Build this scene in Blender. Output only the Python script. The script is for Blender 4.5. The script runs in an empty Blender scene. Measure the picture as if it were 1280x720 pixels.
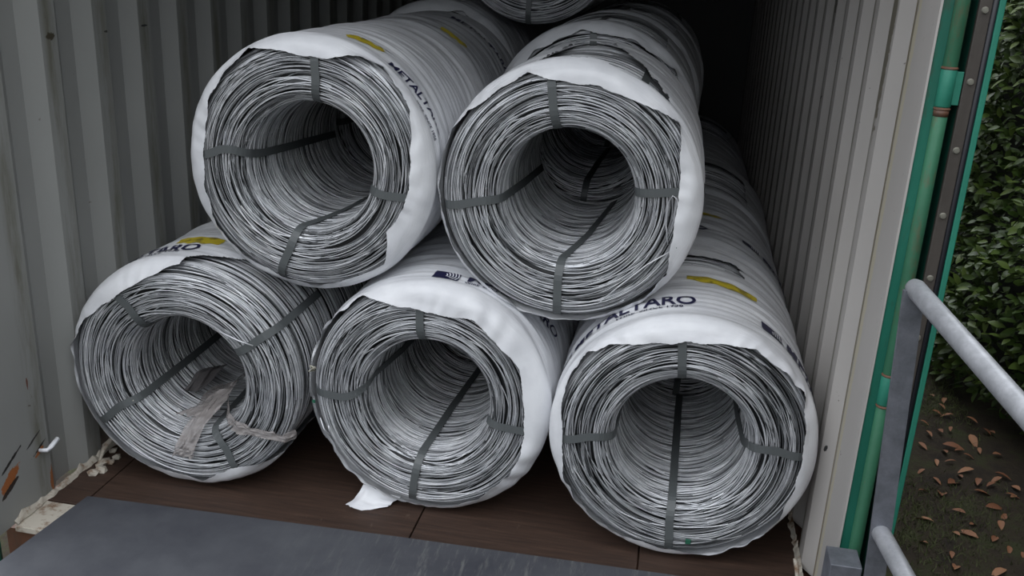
import bpy, bmesh, math, random
import numpy as np
from mathutils import Matrix, Vector

# ------------------------------------------------------------------ camera, sky, exposure
scene = bpy.context.scene
COL = scene.collection
F_PX = 1168.68
d = np.array([228.0, -394.0, F_PX]); n = np.array([-172.0, 3367.0, F_PX])
d /= np.linalg.norm(d); n /= np.linalg.norm(n); x_ = np.cross(d, -n)
RM = np.array([x_, d, -n])                       # rows: world axes seen from the camera
cam_data = bpy.data.cameras.new('camera')
cam = bpy.data.objects.new('camera', cam_data); COL.objects.link(cam)
cam_data.sensor_width = 36.0; cam_data.lens = F_PX / 1280 * 36.0
cam_data.clip_start = 0.05; cam_data.clip_end = 200
CAMH = 1.6754
m = Matrix.Identity(4)
for i in range(3):
    m[i][0] = RM[i][0]; m[i][1] = -RM[i][1]; m[i][2] = -RM[i][2]
m[2][3] = CAMH
cam.matrix_world = m
scene.camera = cam

world = bpy.data.worlds.new('overcast_sky'); scene.world = world
world.use_nodes = True
wn = world.node_tree; wn.nodes.clear()
wo = wn.nodes.new('ShaderNodeOutputWorld'); wb = wn.nodes.new('ShaderNodeBackground')
tc = wn.nodes.new('ShaderNodeTexCoord'); sx = wn.nodes.new('ShaderNodeSeparateXYZ')
cr = wn.nodes.new('ShaderNodeValToRGB')
cr.color_ramp.elements[0].position = 0.0; cr.color_ramp.elements[0].color = (0.20, 0.215, 0.235, 1)
cr.color_ramp.elements[1].position = 1.0; cr.color_ramp.elements[1].color = (1.0, 1.03, 1.08, 1)
wn.links.new(tc.outputs['Generated'], sx.inputs[0]); wn.links.new(sx.outputs['Z'], cr.inputs[0])
wn.links.new(cr.outputs[0], wb.inputs[0]); wb.inputs[1].default_value = 1.0
wn.links.new(wb.outputs[0], wo.inputs[0])

scene.view_settings.view_transform = 'Standard'
scene.view_settings.look = 'None'
scene.view_settings.gamma = 1.0
scene.view_settings.use_curve_mapping = False
scene.view_settings.exposure = 1.5
try:
    scene.cycles.max_bounces = 8; scene.cycles.diffuse_bounces = 5; scene.cycles.glossy_bounces = 4
except Exception:
    pass

rng = np.random.default_rng(7)
random.seed(7)
PI = math.pi

# ------------------------------------------------------------------ material helpers
def new_mat(name, col=(0.5, 0.5, 0.5), rough=0.6, metal=0.0, spec=0.5):
    mt = bpy.data.materials.new(name); mt.use_nodes = True
    b = mt.node_tree.nodes['Principled BSDF']
    b.inputs['Base Color'].default_value = (*col, 1)
    b.inputs['Roughness'].default_value = rough
    b.inputs['Metallic'].default_value = metal
    b.inputs['Specular IOR Level'].default_value = spec
    return mt, mt.node_tree, b

def N(nt, t, **kw):
    nd = nt.nodes.new(t)
    for k, v in kw.items():
        if hasattr(nd, k) and not k.startswith('i_'):
            setattr(nd, k, v)
    return nd

def noise(nt, scale=(1, 1, 1), s=5.0, detail=4.0, rough=0.6, coord='Object'):
    t = N(nt, 'ShaderNodeTexCoord'); mp = N(nt, 'ShaderNodeMapping')
    mp.inputs['Scale'].default_value = scale
    nz = N(nt, 'ShaderNodeTexNoise')
    nz.inputs['Scale'].default_value = s; nz.inputs['Detail'].default_value = detail; nz.inputs['Roughness'].default_value = rough
    nt.links.new(t.outputs[coord], mp.inputs[0]); nt.links.new(mp.outputs[0], nz.inputs['Vector'])
    return nz.outputs['Fac']

def ramp(nt, src, stops):
    r = N(nt, 'ShaderNodeValToRGB'); e = r.color_ramp.elements
    while len(e) < len(stops): e.new(0.5)
    for el, (p, c) in zip(e, stops):
        el.position = p; el.color = (*c, 1) if len(c) == 3 else c
    nt.links.new(src, r.inputs[0]); return r.outputs[0]

def mix(nt, fac, a, b, mode='MIX'):
    mx = N(nt, 'ShaderNodeMix', data_type='RGBA', blend_type=mode)
    for sock, v in ((mx.inputs[0], fac), (mx.inputs[6], a), (mx.inputs[7], b)):
        if isinstance(v, (int, float)): sock.default_value = v
        elif isinstance(v, tuple): sock.default_value = (*v, 1)
        else: nt.links.new(v, sock)
    return mx.outputs[2]

def math_(nt, op, a, b=None, clamp=False):
    q = N(nt, 'ShaderNodeMath', operation=op, use_clamp=clamp)
    for i, v in enumerate((a, b)):
        if v is None: continue
        if isinstance(v, (int, float)): q.inputs[i].default_value = v
        else: nt.links.new(v, q.inputs[i])
    return q.outputs[0]

def bump(nt, b, src, strength=0.3, dist=0.01):
    bp = N(nt, 'ShaderNodeBump'); bp.inputs['Strength'].default_value = strength; bp.inputs['Distance'].default_value = dist
    nt.links.new(src, bp.inputs['Height']); nt.links.new(bp.outputs[0], b.inputs['Normal'])

W = (0, 0, 0)
def bw(a, b): return [(a, (0, 0, 0)), (b, (1, 1, 1))]

# painted container wall: grey paint, grime along the creases, chips and rust freckles
def wall_material(name, base, centre=2.60, period=0.257, marks=(), wide=0.17, soak=(0.40, 0.60), strength=0.75):
    mt, nt, b = new_mat(name, base, 0.55)
    big = noise(nt, (1, 1, 0.35), 1.8, 5)
    c = mix(nt, ramp(nt, big, bw(0.35, 0.7)), tuple(v * 0.86 for v in base), base)
    t = N(nt, 'ShaderNodeTexCoord'); s = N(nt, 'ShaderNodeSeparateXYZ'); nt.links.new(t.outputs['Object'], s.inputs[0])
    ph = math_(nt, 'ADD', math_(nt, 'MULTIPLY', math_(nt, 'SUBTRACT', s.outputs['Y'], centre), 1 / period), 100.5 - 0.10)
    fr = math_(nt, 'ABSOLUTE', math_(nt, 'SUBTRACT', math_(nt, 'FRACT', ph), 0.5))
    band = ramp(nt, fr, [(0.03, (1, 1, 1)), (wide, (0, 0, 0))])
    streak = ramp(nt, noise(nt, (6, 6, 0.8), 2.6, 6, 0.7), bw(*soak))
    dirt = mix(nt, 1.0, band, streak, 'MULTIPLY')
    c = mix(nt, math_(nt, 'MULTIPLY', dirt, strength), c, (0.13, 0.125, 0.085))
    speck = ramp(nt, noise(nt, (1, 1, 1), 34, 3, 0.75), bw(0.68, 0.74))
    where = ramp(nt, noise(nt, (1, 1, 0.6), 3.2, 2), bw(0.52, 0.62))
    c = mix(nt, mix(nt, 1.0, speck, where, 'MULTIPLY'), c, (0.07, 0.04, 0.025))
    low = math_(nt, 'MULTIPLY', math_(nt, 'SUBTRACT', 0.7, s.outputs['Z']), 1.2, True)
    rust = ramp(nt, noise(nt, (1, 2.2, 0.7), 6, 6, 0.7), bw(0.66, 0.72))
    c = mix(nt, math_(nt, 'MULTIPLY', rust, low), c, (0.20, 0.085, 0.03))
    wob = math_(nt, 'MULTIPLY', math_(nt, 'SUBTRACT', noise(nt, (1, 1, 1), 45, 5, 0.7), 0.5), 3.2)
    for (y0, z0, ry, rz, sl, cc) in marks:                       # gouges and rust patches, each at its own place
        dy = math_(nt, 'SUBTRACT', s.outputs['Y'], y0)
        dz = math_(nt, 'SUBTRACT', math_(nt, 'SUBTRACT', s.outputs['Z'], z0), math_(nt, 'MULTIPLY', dy, sl))
        q1 = math_(nt, 'ABSOLUTE', math_(nt, 'MULTIPLY', dy, 1 / ry)); q2 = math_(nt, 'ABSOLUTE', math_(nt, 'MULTIPLY', dz, 1 / rz))
        dd = math_(nt, 'ADD', math_(nt, 'ADD', math_(nt, 'POWER', q1, 2.0), math_(nt, 'POWER', q2, 2.0)), wob)
        c = mix(nt, ramp(nt, dd, [(0.75, (1, 1, 1)), (1.0, (0, 0, 0))]), c, cc)
    nt.links.new(c, b.inputs['Base Color'])
    bump(nt, b, noise(nt, (1, 1, 1), 30, 4), 0.12, 0.004)
    return mt

M = {}
M['wall_left'] = wall_material('container_paint_shaded', (0.33, 0.335, 0.32), 2.785, marks=[  # base darker than the right wall: this side's shade put into the paint
    (2.15, .150, .045, .024, .55, (0.36, 0.12, 0.035)), (2.145, .122, .04, .010, .5, (0.03, 0.02, 0.015)), (2.165, .206, .055, .006, .55, (0.025, 0.022, 0.02)),
    (2.268, .222, .035, .0045, .5, (0.025, 0.022, 0.02)), (2.29, .183, .03, .005, .5, (0.025, 0.022, 0.02)), (2.285, .170, .022, .008, .5, (0.34, 0.12, 0.04)),
    (2.272, .41, .004, .022, 0, (0.14, 0.05, 0.03)), (2.555, 1.408, .022, .012, 0, (0.06, 0.05, 0.03)), (2.84, 1.405, .016, .0035, 0, (0.03, 0.03, 0.02)), (3.063, 1.412, .022, .0035, 0, (0.02, 0.02, 0.02)),
    (2.33, .05, .012, .05, 0, (0.30, 0.11, 0.04))])
M['wall_right'] = wall_material('container_paint_lit', (0.50, 0.475, 0.45), 2.572, wide=0.11, soak=(0.30, 0.52), strength=0.85, marks=[  # lighter base: the brighter light on this side put into the paint
    (2.305, 1.1, .016, 1.6, 0, (0.50, 0.46, 0.35)), (2.335, 1.25, .011, 1.0, 0, (0.20, 0.175, 0.12)), (2.575, 1.62, .030, .32, 0, (0.17, 0.155, 0.12)),
    (3.59, 1.75, .035, .25, 0, (0.12, 0.115, 0.10)), (2.333, .25, .008, .4, 0, (0.24, 0.20, 0.14)),
    (3.611, 1.267, .03, .005, -.3, (0.03, 0.03, 0.03)), (3.497, 1.139, .022, .006, -.5, (0.03, 0.03, 0.03)), (2.649, 1.151, .012, .007, -.8, (0.02, 0.02, 0.02)),
    (2.511, .41, .006, .010, -1, (0.03, 0.03, 0.03)), (2.40, .17, .006, .014, -1, (0.03, 0.02, 0.02))])

mt, nt, b = new_mat('brown_plywood', rough=0.62)
g = noise(nt, (1, 14, 1), 5, 7, 0.7)
c = ramp(nt, g, [(0.3, (0.030, 0.017, 0.012)), (0.55, (0.055, 0.031, 0.021)), (0.8, (0.10, 0.058, 0.04))])
sc = ramp(nt, noise(nt, (3, 1, 1), 9, 6, 0.8), bw(0.62, 0.72))
c = mix(nt, math_(nt, 'MULTIPLY', sc, 0.35), c, (0.22, 0.17, 0.13))
nt.links.new(c, b.inputs['Base Color']); bump(nt, b, g, 0.25, 0.004); M['ply'] = mt

mt, nt, b = new_mat('dark_steel_plate', rough=0.5, metal=0.0)
c = ramp(nt, noise(nt, (1, 1, 1), 3.2, 7, 0.65), [(0.3, (0.045, 0.047, 0.058)), (0.7, (0.090, 0.094, 0.105))])
scr = ramp(nt, noise(nt, (9, 1.2, 1), 5, 7, 0.8), bw(0.52, 0.66))
t = N(nt, 'ShaderNodeTexCoord'); s = N(nt, 'ShaderNodeSeparateXYZ'); nt.links.new(t.outputs['Object'], s.inputs[0])
right = math_(nt, 'MULTIPLY', math_(nt, 'ADD', s.outputs['X'], 1.1), 1.8, True)
c = mix(nt, math_(nt, 'MULTIPLY', math_(nt, 'MULTIPLY', scr, right), 0.55), c, (0.19, 0.195, 0.185))
nt.links.new(c, b.inputs['Base Color'])
nt.links.new(ramp(nt, noise(nt, (1, 1, 1), 6, 5), [(0.3, (0.38,) * 3), (0.7, (0.62,) * 3)]), b.inputs['Roughness'])
bump(nt, b, noise(nt, (3, 1, 1), 14, 6), 0.2, 0.004); M['plate'] = mt

# galvanised wire: each loop carries its own tone
mt, nt, b = new_mat('galvanised_wire', rough=0.36, metal=0.42)
at = N(nt, 'ShaderNodeAttribute'); at.attribute_name = 'tone'
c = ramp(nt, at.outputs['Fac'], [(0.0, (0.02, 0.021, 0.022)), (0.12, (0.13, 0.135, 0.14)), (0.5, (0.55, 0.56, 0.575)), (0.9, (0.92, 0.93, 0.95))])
c = mix(nt, ramp(nt, noise(nt, (1, 1, 1), 22, 4), bw(0.35, 0.7)), c, mix(nt, 1.0, c, (0.72, 0.73, 0.75), 'MULTIPLY'))
nt.links.new(c, b.inputs['Base Color']); M['wire'] = mt

mt, nt, b = new_mat('white_plastic_film', (0.80, 0.81, 0.83), 0.34, 0, 0.5)
c = ramp(nt, noise(nt, (1, 1, 1), 5, 4), [(0.3, (0.68, 0.69, 0.72)), (0.65, (0.84, 0.85, 0.87))])
nt.links.new(c, b.inputs['Base Color'])
bump(nt, b, noise(nt, (2, 22, 2), 3.5, 5, 0.6), 0.4, 0.006); M['film'] = mt

M['film_back'] = mt.copy(); M['film_back'].name = 'shaded_plastic_film'  # darker copy of the film, shade of the deep rows put into its colour
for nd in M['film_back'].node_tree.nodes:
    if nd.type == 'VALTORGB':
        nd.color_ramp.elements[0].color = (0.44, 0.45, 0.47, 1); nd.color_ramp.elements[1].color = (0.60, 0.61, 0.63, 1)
def sheer(name, col, alpha, rough=0.25):
    mt, nt, b = new_mat(name, col, rough)
    b.inputs['Alpha'].default_value = alpha
    bump(nt, b, noise(nt, (1, 1, 1), 30, 5, 0.7), 0.7, 0.006)
    return mt
M['sheer'] = sheer('clear_crumpled_plastic', (0.40, 0.365, 0.35), 0.60, 0.16)
M['sheer_grey'] = sheer('grey_sheer_film', (0.55, 0.56, 0.57), 0.7, 0.3)
M['darkfilm'] = sheer('smoky_plastic', (0.13, 0.12, 0.12), 0.85, 0.3)

mt, nt, b = new_mat('grey_strap', (0.10, 0.11, 0.112), 0.42)
bump(nt, b, noise(nt, (1, 1, 1), 160, 2), 0.3, 0.001); M['strap'] = mt
M['navy'] = new_mat('navy_print', (0.012, 0.012, 0.05), 0.45)[0]
M['white'] = new_mat('white_print', (0.82, 0.83, 0.86), 0.45)[0]
mt, nt, b = new_mat('yellow_print', (0.55, 0.43, 0.02), 0.45)
nt.links.new(ramp(nt, noise(nt, (1, 1, 1), 24, 4), [(0.35, (0.22, 0.17, 0.02)), (0.5, (0.58, 0.46, 0.03))]), b.inputs['Base Color']); M['yellow'] = mt
M['greentag'] = new_mat('green_tag', (0.02, 0.12, 0.07), 0.5)[0]
M['knot'] = new_mat('pale_tie', (0.62, 0.60, 0.50), 0.6)[0]

def worn_paint(name, base, rust=(0.16, 0.06, 0.03), amount=(0.60, 0.72), sc=(1, 1, 0.3)):
    mt, nt, b = new_mat(name, base, 0.5)
    c = mix(nt, ramp(nt, noise(nt, (3, 3, 0.5), 5, 5), bw(0.3, 0.7)), tuple(v * 0.62 for v in base), base)
    c = mix(nt, ramp(nt, noise(nt, sc, 7, 6, 0.75), bw(*amount)), c, rust)
    nt.links.new(c, b.inputs['Base Color']); bump(nt, b, noise(nt, (1, 1, 1), 40, 4), 0.3, 0.003)
    return mt
M['green'] = worn_paint('worn_green_paint', (0.016, 0.17, 0.115), (0.05, 0.045, 0.03), (0.56, 0.7))
M['green_light'] = worn_paint('faded_green_paint', (0.055, 0.215, 0.12), (0.15, 0.075, 0.04), (0.54, 0.70))
M['teal'] = worn_paint('teal_paint', (0.03, 0.25, 0.17), (0.10, 0.10, 0.07), (0.72, 0.8))
M['strip'] = worn_paint('brown_grey_strip', (0.085, 0.073, 0.064), (0.06, 0.05, 0.045), (0.6, 0.75))
M['rubber'] = new_mat('black_rubber', (0.012, 0.013, 0.018), 0.5)[0]
M['rust'] = worn_paint('rusted_steel', (0.16, 0.075, 0.045), (0.06, 0.05, 0.04), (0.5, 0.7))
M['rivet'] = new_mat('rivet_metal', (0.27, 0.26, 0.22), 0.5, 0.5)[0]
mt, nt, b = new_mat('galvanised_steel', (0.4, 0.41, 0.43), 0.48, 0.55)
nt.links.new(ramp(nt, noise(nt, (1, 1, 1), 28, 6, 0.7), [(0.3, (0.33, 0.34, 0.36)), (0.7, (0.52, 0.53, 0.56))]), b.inputs['Base Color']); M['galv'] = mt
mt, nt, b = new_mat('dull_galvanised_post', (0.2, 0.21, 0.24), 0.5, 0.5)
nt.links.new(ramp(nt, noise(nt, (1, 1, 1), 16, 6, 0.7), [(0.3, (0.13, 0.14, 0.16)), (0.75, (0.27, 0.28, 0.32))]), b.inputs['Base Color']); M['galv_dark'] = mt
mt, nt, b = new_mat('cream_sealant', (0.5, 0.46, 0.38), 0.7)
nt.links.new(ramp(nt, noise(nt, (1, 1, 1), 18, 6, 0.75), [(0.36, (0.20, 0.12, 0.07)), (0.5, (0.50, 0.46, 0.39))]), b.inputs['Base Color']); M['cream'] = mt
mt, nt, b = new_mat('dark_soil', rough=0.9)
nt.links.new(ramp(nt, noise(nt, (1, 1, 1), 7, 8, 0.75), [(0.3, (0.020, 0.016, 0.012)), (0.5, (0.050, 0.036, 0.022)), (0.62, (0.055, 0.062, 0.022))]), b.inputs['Base Color'])
bump(nt, b, noise(nt, (1, 1, 1), 40, 6, 0.8), 0.8, 0.02); M['soil'] = mt
M['grass'] = new_mat('moss_grass', (0.085, 0.10, 0.035), 0.8)[0]
def leaf_mat(name, a, c2, rough):
    mt, nt, b = new_mat(name, a, rough)
    oi = N(nt, 'ShaderNodeObjectInfo')
    v = math_(nt, 'ADD', math_(nt, 'MULTIPLY', oi.outputs['Random'], 0.5), math_(nt, 'MULTIPLY', noise(nt, (1, 1, 1), 6, 3, coord='Object'), 0.7))
    nt.links.new(ramp(nt, v, [(0.25, a), (0.9, c2)]), b.inputs['Base Color']); return mt
M['leaf'] = leaf_mat('laurel_leaf', (0.035, 0.070, 0.014), (0.14, 0.20, 0.045), 0.38)
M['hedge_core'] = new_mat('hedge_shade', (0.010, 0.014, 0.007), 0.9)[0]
M['dead'] = leaf_mat('dry_brown_leaf', (0.22, 0.085, 0.04), (0.42, 0.21, 0.11), 0.6)
M['outer'] = new_mat('green_container_outside', (0.02, 0.13, 0.085), 0.6)[0]
M['roof'] = new_mat('dull_grey_roof_paint', (0.12, 0.12, 0.12), 0.7)[0]

# ------------------------------------------------------------------ object helpers
def link(name, mesh, mat=None, parent=None, smooth=False):
    o = bpy.data.objects.new(name, mesh); COL.objects.link(o)
    if mat: mesh.materials.append(mat)
    if parent: o.parent = parent
    if smooth: mesh.shade_smooth()
    return o

def np_mesh(name, V, Fc, tone=None):
    """V (n,3); Fc (m,k) with constant k"""
    me = bpy.data.meshes.new(name); V = np.ascontiguousarray(V, np.float32); Fc = np.ascontiguousarray(Fc, np.int32)
    k = Fc.shape[1]
    me.vertices.add(len(V)); me.vertices.foreach_set('co', V.ravel())
    me.loops.add(Fc.size); me.loops.foreach_set('vertex_index', Fc.ravel())
    me.polygons.add(len(Fc)); me.polygons.foreach_set('loop_start', np.arange(0, Fc.size, k, dtype=np.int32))
    me.update(calc_edges=True); me.shade_flat()
    if tone is not None:
        a = me.attributes.new('tone', 'FLOAT', 'POINT'); a.data.foreach_set('value', np.ascontiguousarray(tone, np.float32))
    return me

def bm_obj(name, bm, mat, parent=None, smooth=False):
    me = bpy.data.meshes.new(name); bmesh.ops.recalc_face_normals(bm, faces=bm.faces); bm.to_mesh(me); bm.free()
    return link(name, me, mat, parent, smooth)

def box(bm, x0, x1, y0, y1, z0, z1, bev=0.0):
    r = bmesh.ops.create_cube(bm, size=1.0)
    for v in r['verts']:
        v.co = Vector((x0 + (v.co.x + .5) * (x1 - x0), y0 + (v.co.y + .5) * (y1 - y0), z0 + (v.co.z + .5) * (z1 - z0)))
    if bev:
        es = list({e for v in r['verts'] for e in v.link_edges})
        bmesh.ops.bevel(bm, geom=es, offset=bev, segments=2, affect='EDGES', profile=0.5)

def box_obj(name, dims, mat, parent=None, bev=0.0):
    bm = bmesh.new(); box(bm, *dims, bev); return bm_obj(name, bm, mat, parent)

def tube(bm, pts, r, seg=16, cap=True):
    pts = [Vector(p) for p in pts]; rings = []
    rr = r if isinstance(r, (list, tuple)) else [r] * len(pts)
    up = Vector((0.13, 0.21, 1)).normalized()
    for i, p in enumerate(pts):
        t = (pts[min(i + 1, len(pts) - 1)] - pts[max(i - 1, 0)]).normalized()
        if abs(t.dot(up)) > 0.95: up = Vector((1, 0.1, 0))
        a = t.cross(up).normalized(); b_ = t.cross(a)
        rings.append([bm.verts.new(p + (a * math.cos(2 * PI * k / seg) + b_ * math.sin(2 * PI * k / seg)) * rr[i]) for k in range(seg)])
    for A, B in zip(rings[:-1], rings[1:]):
        for k in range(seg):
            bm.faces.new((A[k], A[(k + 1) % seg], B[(k + 1) % seg], B[k]))
    if cap:
        bm.faces.new(rings[0][::-1]); bm.faces.new(rings[-1])

def tag(o, label=None, cat=None, group=None, kind=None):
    if label: o['label'] = label
    if cat: o['category'] = cat
    if group: o['group'] = group
    if kind: o['kind'] = kind
    return o

def empty(name, loc, rotz=0.0):
    o = bpy.data.objects.new(name, None); COL.objects.link(o); o.location = loc; o.rotation_euler = (0, 0, rotz)
    o.empty_display_size = 0.1
    return o

# ------------------------------------------------------------------ the container shell
XL, XR = -1.848, 0.502
YF, YB, ZT = 2.13, 8.03, 2.39
PER, VC = 0.257, 2.60

def corrugated_profile(y0, y1, VC, dep=0.036):
    """list of (y, depth): depth 0 = inner crest, dep = outer valley"""
    pts = [(y0, 0.0)]
    k = math.ceil((y0 + 0.10 - VC) / PER)
    while VC + k * PER + 0.13 < y1:
        c_ = VC + k * PER
        pts += [(c_ - 0.092, 0), (c_ - 0.035, dep), (c_ + 0.035, dep), (c_ + 0.092, 0)]
        k += 1
    pts.append((y1, 0.0)); return pts

def side_wall(name, x, sgn, mat, vc, yf=YF):
    pr = corrugated_profile(yf, YB, vc); V = []; Fc = []
    th = 0.004
    zs = [0.0, 0.4, 0.8, 1.2, 1.6, 2.0, ZT]
    for off in (0, th):
        for (y, dp) in pr:
            for z in zs: V.append((x + sgn * (dp + off), y, z))
    nz = len(zs); n1 = len(pr)
    for L in range(2):
        for i in range(n1 - 1):
            for j in range(nz - 1):
                a = (L * n1 + i) * nz + j
                Fc.append((a, a + nz, a + nz + 1, a + 1))
    o = link(name, np_mesh(name, np.array(V), np.array(Fc)), mat)
    return tag(o, kind='structure')
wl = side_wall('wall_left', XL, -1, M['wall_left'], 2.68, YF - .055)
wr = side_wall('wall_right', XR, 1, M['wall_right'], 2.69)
tag(box_obj('wall_back', (XL - .05, XR + .05, YB, YB + .04, 0, ZT), M['roof']), kind='structure')
tag(box_obj('ceiling', (XL - .05, XR + .05, YF, YB + .04, ZT, ZT + .03), M['roof']), kind='structure')

# floor: steel sill, base and plywood sheets with real joints
fl = tag(box_obj('floor', (XL - .04, XR + .04, YF + .02, YB, -0.13, -0.022), M['rust']), kind='structure')
xs = [XL + .004, -1.722, -0.677, 0.018, XR - .004]
ys = [2.16, 4.6, 7.0, YB - .01]
for i in range(4):
    for j in range(3):
        box_obj('plywood_panel', (xs[i] + .0025, xs[i + 1] - .0025, (2.285 if (i == 0 and j == 0) else ys[j]) + .002, ys[j + 1] - .002, -0.022, 0.0), M['ply'], fl, 0.0015)
box_obj('sill_plate', (XL + .004, -1.724, 2.135, 2.283, -0.022, -0.003), M['cream'], fl, 0.002)

# sealant and flaked paint along the foot of the walls
def sealant(name, x, sgn, y0, y1):
    bm = bmesh.new(); prev = None; y = y0
    while y < y1:
        w = 0.008 + 0.010 * random.random(); h = 0.010 + 0.012 * random.random()
        if y < 2.9 and random.random() < 0.12: h += 0.015
        ring = [bm.verts.new((x, y, 0.001)), bm.verts.new((x - sgn * w, y, 0.001)), bm.verts.new((x - sgn * w * .6, y, h * .6)), bm.verts.new((x, y, h))]
        if prev:
            for k in range(4): bm.faces.new((prev[k], prev[(k + 1) % 4], ring[(k + 1) % 4], ring[k]))
        prev = ring; y += 0.018
    return tag(bm_obj(name, bm, M['cream']), kind='structure')
sealant('baseboard_left', XL + 0.001, -1, 2.14, 4.6)
sealant('baseboard_right', XR - 0.001, 1, 2.14, 4.6)

# curled flakes of old paint by the wall foot
def flake(name, pts, w, label, cat, mat, group=None):
    bm = bmesh.new(); tube(bm, pts, w, 6); o = bm_obj(name, bm, mat, None, True)
    return tag(o, label, cat, group)
flake('paint_flake', [(XL + .035, 2.52, .008), (XL + .028, 2.56, .035), (XL + .03, 2.60, .05), (XL + .04, 2.63, .045)], [.004, .008, .009, .005],
      'curled cream strip of peeling sealant at the foot of the left wall', 'flake', M['cream'])
flake('metal_hook', [(XL + .001, 2.285, .175), (XL + .025, 2.29, .176), (XL + .03, 2.30, .182), (XL + .032, 2.335, .195)], [.006, .007, .008, .008],
      'short white painted lashing hook low on left wall', 'hook', M['white'])
flake('paint_flake', [(XR - .03, 2.40, .005), (XR - .024, 2.42, .03), (XR - .028, 2.44, .055), (XR - .034, 2.455, .07)], [.004, .007, .008, .005],
      'curled pale strip of peeling sealant at the foot of the right wall', 'flake', M['cream'])
bm = bmesh.new()
for k in range(7):
    cx, cy = XL + .03 + .04 * random.random(), 2.45 + 0.17 * random.random(); s_ = .012 + .012 * random.random()
    r_ = bmesh.ops.create_icosphere(bm, subdivisions=1, radius=s_)
    for v in r_['verts']: v.co = Vector((cx + v.co.x * random.uniform(.7, 1.3), cy + v.co.y * random.uniform(.7, 1.4), max(0.001, .006 + v.co.z * .6)))
tag(bm_obj('sealant_crumbs', bm, M['cream']), 'pale crumbs of broken sealant beside the left wall foot', 'crumbs', kind='stuff')

# corner posts and header at the open end
def corner_post(name, x, sgn, YF=YF):
    bm = bmesh.new()
    a, b_ = sorted((x + sgn * .005, x + sgn * .029)); box(bm, a, b_, YF - .003, YF + .03, -0.13, ZT + .05, .002)
    a, b_ = sorted((x + sgn * .025, x + sgn * .045)); box(bm, a, b_, YF + .016, YF + .06, -0.13, ZT + .05, .002)
    o = bm_obj(name, bm, M['green']); return tag(o, kind='structure')
cp = corner_post('trim_1', XR, 1); corner_post('trim_2', XL, -1, YF - .086)
tag(box_obj('trim_3', (XL - .08, XR + .08, YF - .04, YF + .06, ZT, ZT + .11), M['green']), kind='structure')
# pale paint edge on the wall end
tag(box_obj('trim_4', (XR - .0005, XR + .0045, YF - .006, YF + .004, 0.0, ZT), M['wall_right']), kind='structure')

# open door folded back against the outside of the right wall
door = empty('door_1', (0, 0, 0)); tag(door, kind='structure')
DX0, DX1, DY0, DY1 = 0.574, 0.6235, 2.118, 3.27
box_obj('door_leaf', (DX0 + .002, DX1 - .012, DY0 + .012, DY1, -0.08, ZT - .02), M['green'], door, .002)
box_obj('edge_strip', (DX0, DX0 + .025, DY0 - .002, DY0 + .012, -0.08, ZT - .02), M['strip'], door, .002)
box_obj('door_edge', (DX1 - .0125, DX1, DY0 - .004, DY1, -0.08, ZT - .02), M['teal'], door, .002)
bm = bmesh.new(); tube(bm, [(DX0 + .031, DY0 + .004, -0.08), (DX0 + .031, DY0 + .004, ZT - .02)], .0068, 10)
bm_obj('rubber_gasket', bm, M['rubber'], door, True)
rv = None
for k in range(-1, 11):
    z = 1.632 - 0.1433 * k
    if rv is None:
        bm = bmesh.new()
        mm = Matrix.Translation((0, 0, 0)) @ Matrix.Rotation(PI / 2, 4, 'X')
        bmesh.ops.create_cone(bm, segments=14, radius1=.0075, radius2=.0055, depth=.004, cap_ends=True, matrix=mm)
        bmesh.ops.create_cone(bm, segments=8, radius1=.003, radius2=.003, depth=.006, cap_ends=True, matrix=mm)
        rv = bm_obj('rivet', bm, M['rivet'], door)
        o = rv
    else:
        o = rv.copy(); COL.objects.link(o); o.parent = door
    o.location = (DX0 + .0125, DY0 - .004, z)
# hinge column: light green tube with the hinge barrels
def tube_part(name, z0, z1, r, mat, parent, x=0.543, y=YF - .006):
    bm = bmesh.new(); tube(bm, [(x, y, z0), (x, y, z0 + .003), (x, y, z1 - .003), (x, y, z1)], [r * .9, r, r, r * .9], 18)
    return bm_obj(name, bm, mat, parent, True)
for (z0, z1) in ((-0.05, 0.735), (0.815, 1.43), (1.515, 2.3)):
    tube_part('hinge_tube', z0, z1, .0150, M['green_light'], door)
for (z0, z1) in ((0.738, 0.812), (1.433, 1.512)):
    hb = tube_part('hinge_barrel', z0, z1, .0165, M['teal'], door)
    box_obj('hinge_blade', (0.545, 0.572, YF - .012, YF - .004, z0 + .006, z1 - .004), M['teal'], hb, .001)
    for zz in (z0 - .003, z1 + .002):
        tube_part('rusty_washer', zz - .003, zz + .003, .0175, M['rust'], hb)
bm = bmesh.new(); tube(bm, [(0.543, YF - .006, 1.414), (0.543, YF - .006, 1.428)], .0157, 18); tag(bm_obj('rust_collar', bm, M['rust'], door, True), 'rusty band under the hinge')

# ------------------------------------------------------------------ dock plate in front
bm = bmesh.new()
top = [(-1.722, 2.318, .012), (-0.70, 2.352, .012), (0.33, 2.372, .012), (0.42, 0.5, -.05), (-1.95, 0.5, -.05)]
tv = [bm.verts.new(p) for p in top]; bv = [bm.verts.new((p[0], p[1], p[2] - .010)) for p in top]
bm.faces.new(tv); bm.faces.new(bv[::-1])
for k in range(5): bm.faces.new((tv[k], bv[k], bv[(k + 1) % 5], tv[(k + 1) % 5]))
tag(bm_obj('dock_plate', bm, M['plate']), 'dark grey scuffed steel plate laid over the container threshold', 'dock plate')

# ground outside
bm = bmesh.new()
bmesh.ops.create_grid(bm, x_segments=60, y_segments=60, size=30)
for v in bm.verts:
    v.co.z = -0.16 + 0.012 * math.sin(v.co.x * 3.1) * math.cos(v.co.y * 2.3)
tag(bm_obj('ground', bm, M['soil']), kind='structure')

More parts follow.
